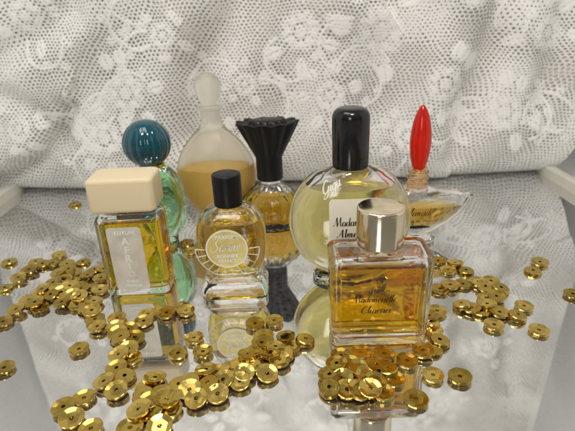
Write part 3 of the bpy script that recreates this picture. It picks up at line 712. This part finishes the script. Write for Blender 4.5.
GR = [
 (lambda x, y: (x, y) == (79, 349), 'single gold sequin lying alone at lower left, inside the trail bend', None),
 (lambda x, y: (x, y) == (4, 368), 'single gold sequin cut by the left edge over the grey reflection', None),
 (lambda x, y: (x, y) == (75, 204), 'lone distant gold sequin behind the cream capped bottle near the foot of the lace', None),
 (lambda x, y: (x, y) == (9, 262), 'gold sequin lying apart at far left, highest of those beside the frame edge', None),
 (lambda x, y: (x, y) == (573, 294), 'lone gold sequin at the right edge of the picture', None),
 (lambda x, y: (x, y) == (540, 262), 'rear gold sequin of the overlapping pair by the right rim', None),
 (lambda x, y: (x, y) == (533, 271), 'front gold sequin of the overlapping pair by the right rim', None),
 (lambda x, y: (x, y) == (539, 330), 'gold sequin at the lower right end of the right-hand scatter', None),
 (lambda x, y: (x, y) == (460, 377), 'single gold sequin lying farthest right beside the front amber bottle', None),
 (lambda x, y: (x, y) == (433, 375), 'single gold sequin between the front heap and the outermost sequin right of it', None),
 (lambda x, y: (x, y) == (416, 399), 'gold sequin at the lower right end of the heap before the front amber bottle', None),
 (lambda x, y: (x, y) == (305, 341), 'gold sequin at the right tip of the middle heap, over the mirrored round flask', None),
 (lambda x, y: (x, y) == (194, 338), 'rear gold sequin of the close trio left of the mirrored sunburst label', None),
 (lambda x, y: (x, y) == (203, 352), 'right front gold sequin of the trio left of the mirrored sunburst label', None),
 (lambda x, y: (x, y) == (178, 354), 'left gold sequin of the trio left of the mirrored sunburst label', None),
 (lambda x, y: (x, y) == (184, 310), 'gold sequin ending the row at the foot of the cream capped bottle, rightmost there', None),
 (lambda x, y: x < 110 and y < 332, 'gold cup sequin in the loose scatter left of the cream capped bottle', 'sequins left of the cream capped bottle'),
 (lambda x, y: x < 150 and 305 < y < 362 or (x < 175 and 305 < y < 325), 'gold cup sequin heaped against the front foot of the cream capped bottle', 'sequins at the foot of the cream capped bottle'),
 (lambda x, y: x < 126 and y > 362, 'gold cup sequin in the curved trail at lower left', 'sequins in the lower left trail'),
 (lambda x, y: x < 222 and y > 362, 'gold cup sequin in the front heap over the reflection of the cream cap', 'sequins in the lower left heap'),
 (lambda x, y: 222 <= x < 310 and y > 315, 'gold cup sequin in the middle heap right of the mirrored sunburst label', 'sequins in the middle heap'),
 (lambda x, y: 310 < x < 418 and y > 345, 'gold cup sequin in the heap directly before the front amber bottle', 'sequins before the front bottle'),
 (lambda x, y: 418 <= x < 440 and y > 300, 'gold cup sequin in the short column along the right side of the front amber bottle', 'sequins right of the front bottle'),
 (lambda x, y: x > 430 and y < 330, 'gold cup sequin in the scatter right of the front amber bottle', 'sequins in the right scatter'),
 (lambda x, y: True, 'gold cup sequin behind, at the foot of the pale green bottle', 'sequins behind by the green bottle'),
]
placed = []
BLK = [(-6.15, 17.0, 1.27, .80), (-2.22, 16.6, 1.34, .84), (2.90, 13.35, 1.62, .78), (5.95, 20.2, 1.02, .72), (2.48, 17.2, 1.5, .88), (-6.05, 21.3, .6, .5)]
RAD = .355
order = sorted(SP, key=lambda p: (p[1] + random.uniform(-22, 22)))
first = True
for (px, py) in order:
    g = gnd(px, py, .09); x, y = g.x, g.y
    for cx_, cy_, hx, hy in BLK:                       # keep clear of the bottle feet
        if abs(x-cx_) < hx+RAD and abs(y-cy_) < hy+RAD:
            pen = {'l': x-(cx_-hx-RAD), 'r': (cx_+hx+RAD)-x, 'f': y-(cy_-hy-RAD)}
            s_ = min(pen, key=pen.get)
            if s_ == 'l': x = cx_-hx-RAD
            elif s_ == 'r': x = cx_+hx+RAD
            else: y = cy_-hy-RAD
    # a sequin may rest on one or two already lying; push apart from near-coincident ones
    for it in range(6):
        for (qx, qy, qz) in placed:
            dx, dy = x-qx, y-qy; d = math.hypot(dx, dy)
            if d < .34 and d > 1e-6: x += dx/d*(.34-d)*.6; y += dy/d*(.34-d)*.6
    # the plane it settles on: floor, or leaning on those beneath
    zb, tx_, ty_ = 0.0, 0.0, 0.0
    nb = [(math.hypot(x-qx, y-qy), qx, qy, qz) for qx, qy, qz in placed if math.hypot(x-qx, y-qy) < RAD*1.96]
    if nb:
        nb.sort()
        gx = gy = zz = 0
        for d, qx, qy, qz in nb[:3]:
            wgt = (RAD*2-d)/(RAD*2); top = qz+.105
            gx += (qx-x)/d*top*1.0; gy += (qy-y)/d*top*1.0; zz = max(zz, min(.30, top*(.42+.30*wgt)))
        zb = zz; L_ = math.hypot(gx, gy); 
        if L_ > 1e-6:
            sl = min(.27, .7*L_/(RAD*2)); tx_ = gx/L_*sl; ty_ = gy/L_*sl
            zb = max(zb, sl*RAD*.80)
    placed.append((x, y, zb))
    o = proto if first else proto.copy()
    if not first: COL.objects.link(o)
    first = False
    nrm = Vector((-tx_+random.uniform(-.02, .02), -ty_+random.uniform(-.02, .02), 1)).normalized()
    q = nrm.to_track_quat('Z', 'Y'); q = q @ Vector((0, 0, 1)).rotation_difference(Vector((0, 0, 1)))
    spin = Matrix.Rotation(random.uniform(0, 6.28), 4, 'Z')
    s_ = random.uniform(.95, 1.05)
    flip_ = Matrix.Rotation(math.pi, 4, 'X') @ Matrix.Translation((0, 0, -.11)) if random.random() < .22 else Matrix.Identity(4)
    o.matrix_world = Matrix.Translation((x, y, zb+.006)) @ q.to_matrix().to_4x4() @ spin @ Matrix.Diagonal((s_, s_*random.uniform(.95, 1.0), random.uniform(1.1, 1.35), 1)) @ flip_
    for test, lab_, grp in GR:
        if test(px, py):
            tag(o, lab_, 'sequin', grp)
            if grp is None and 'group' in o: del o['group']
            break
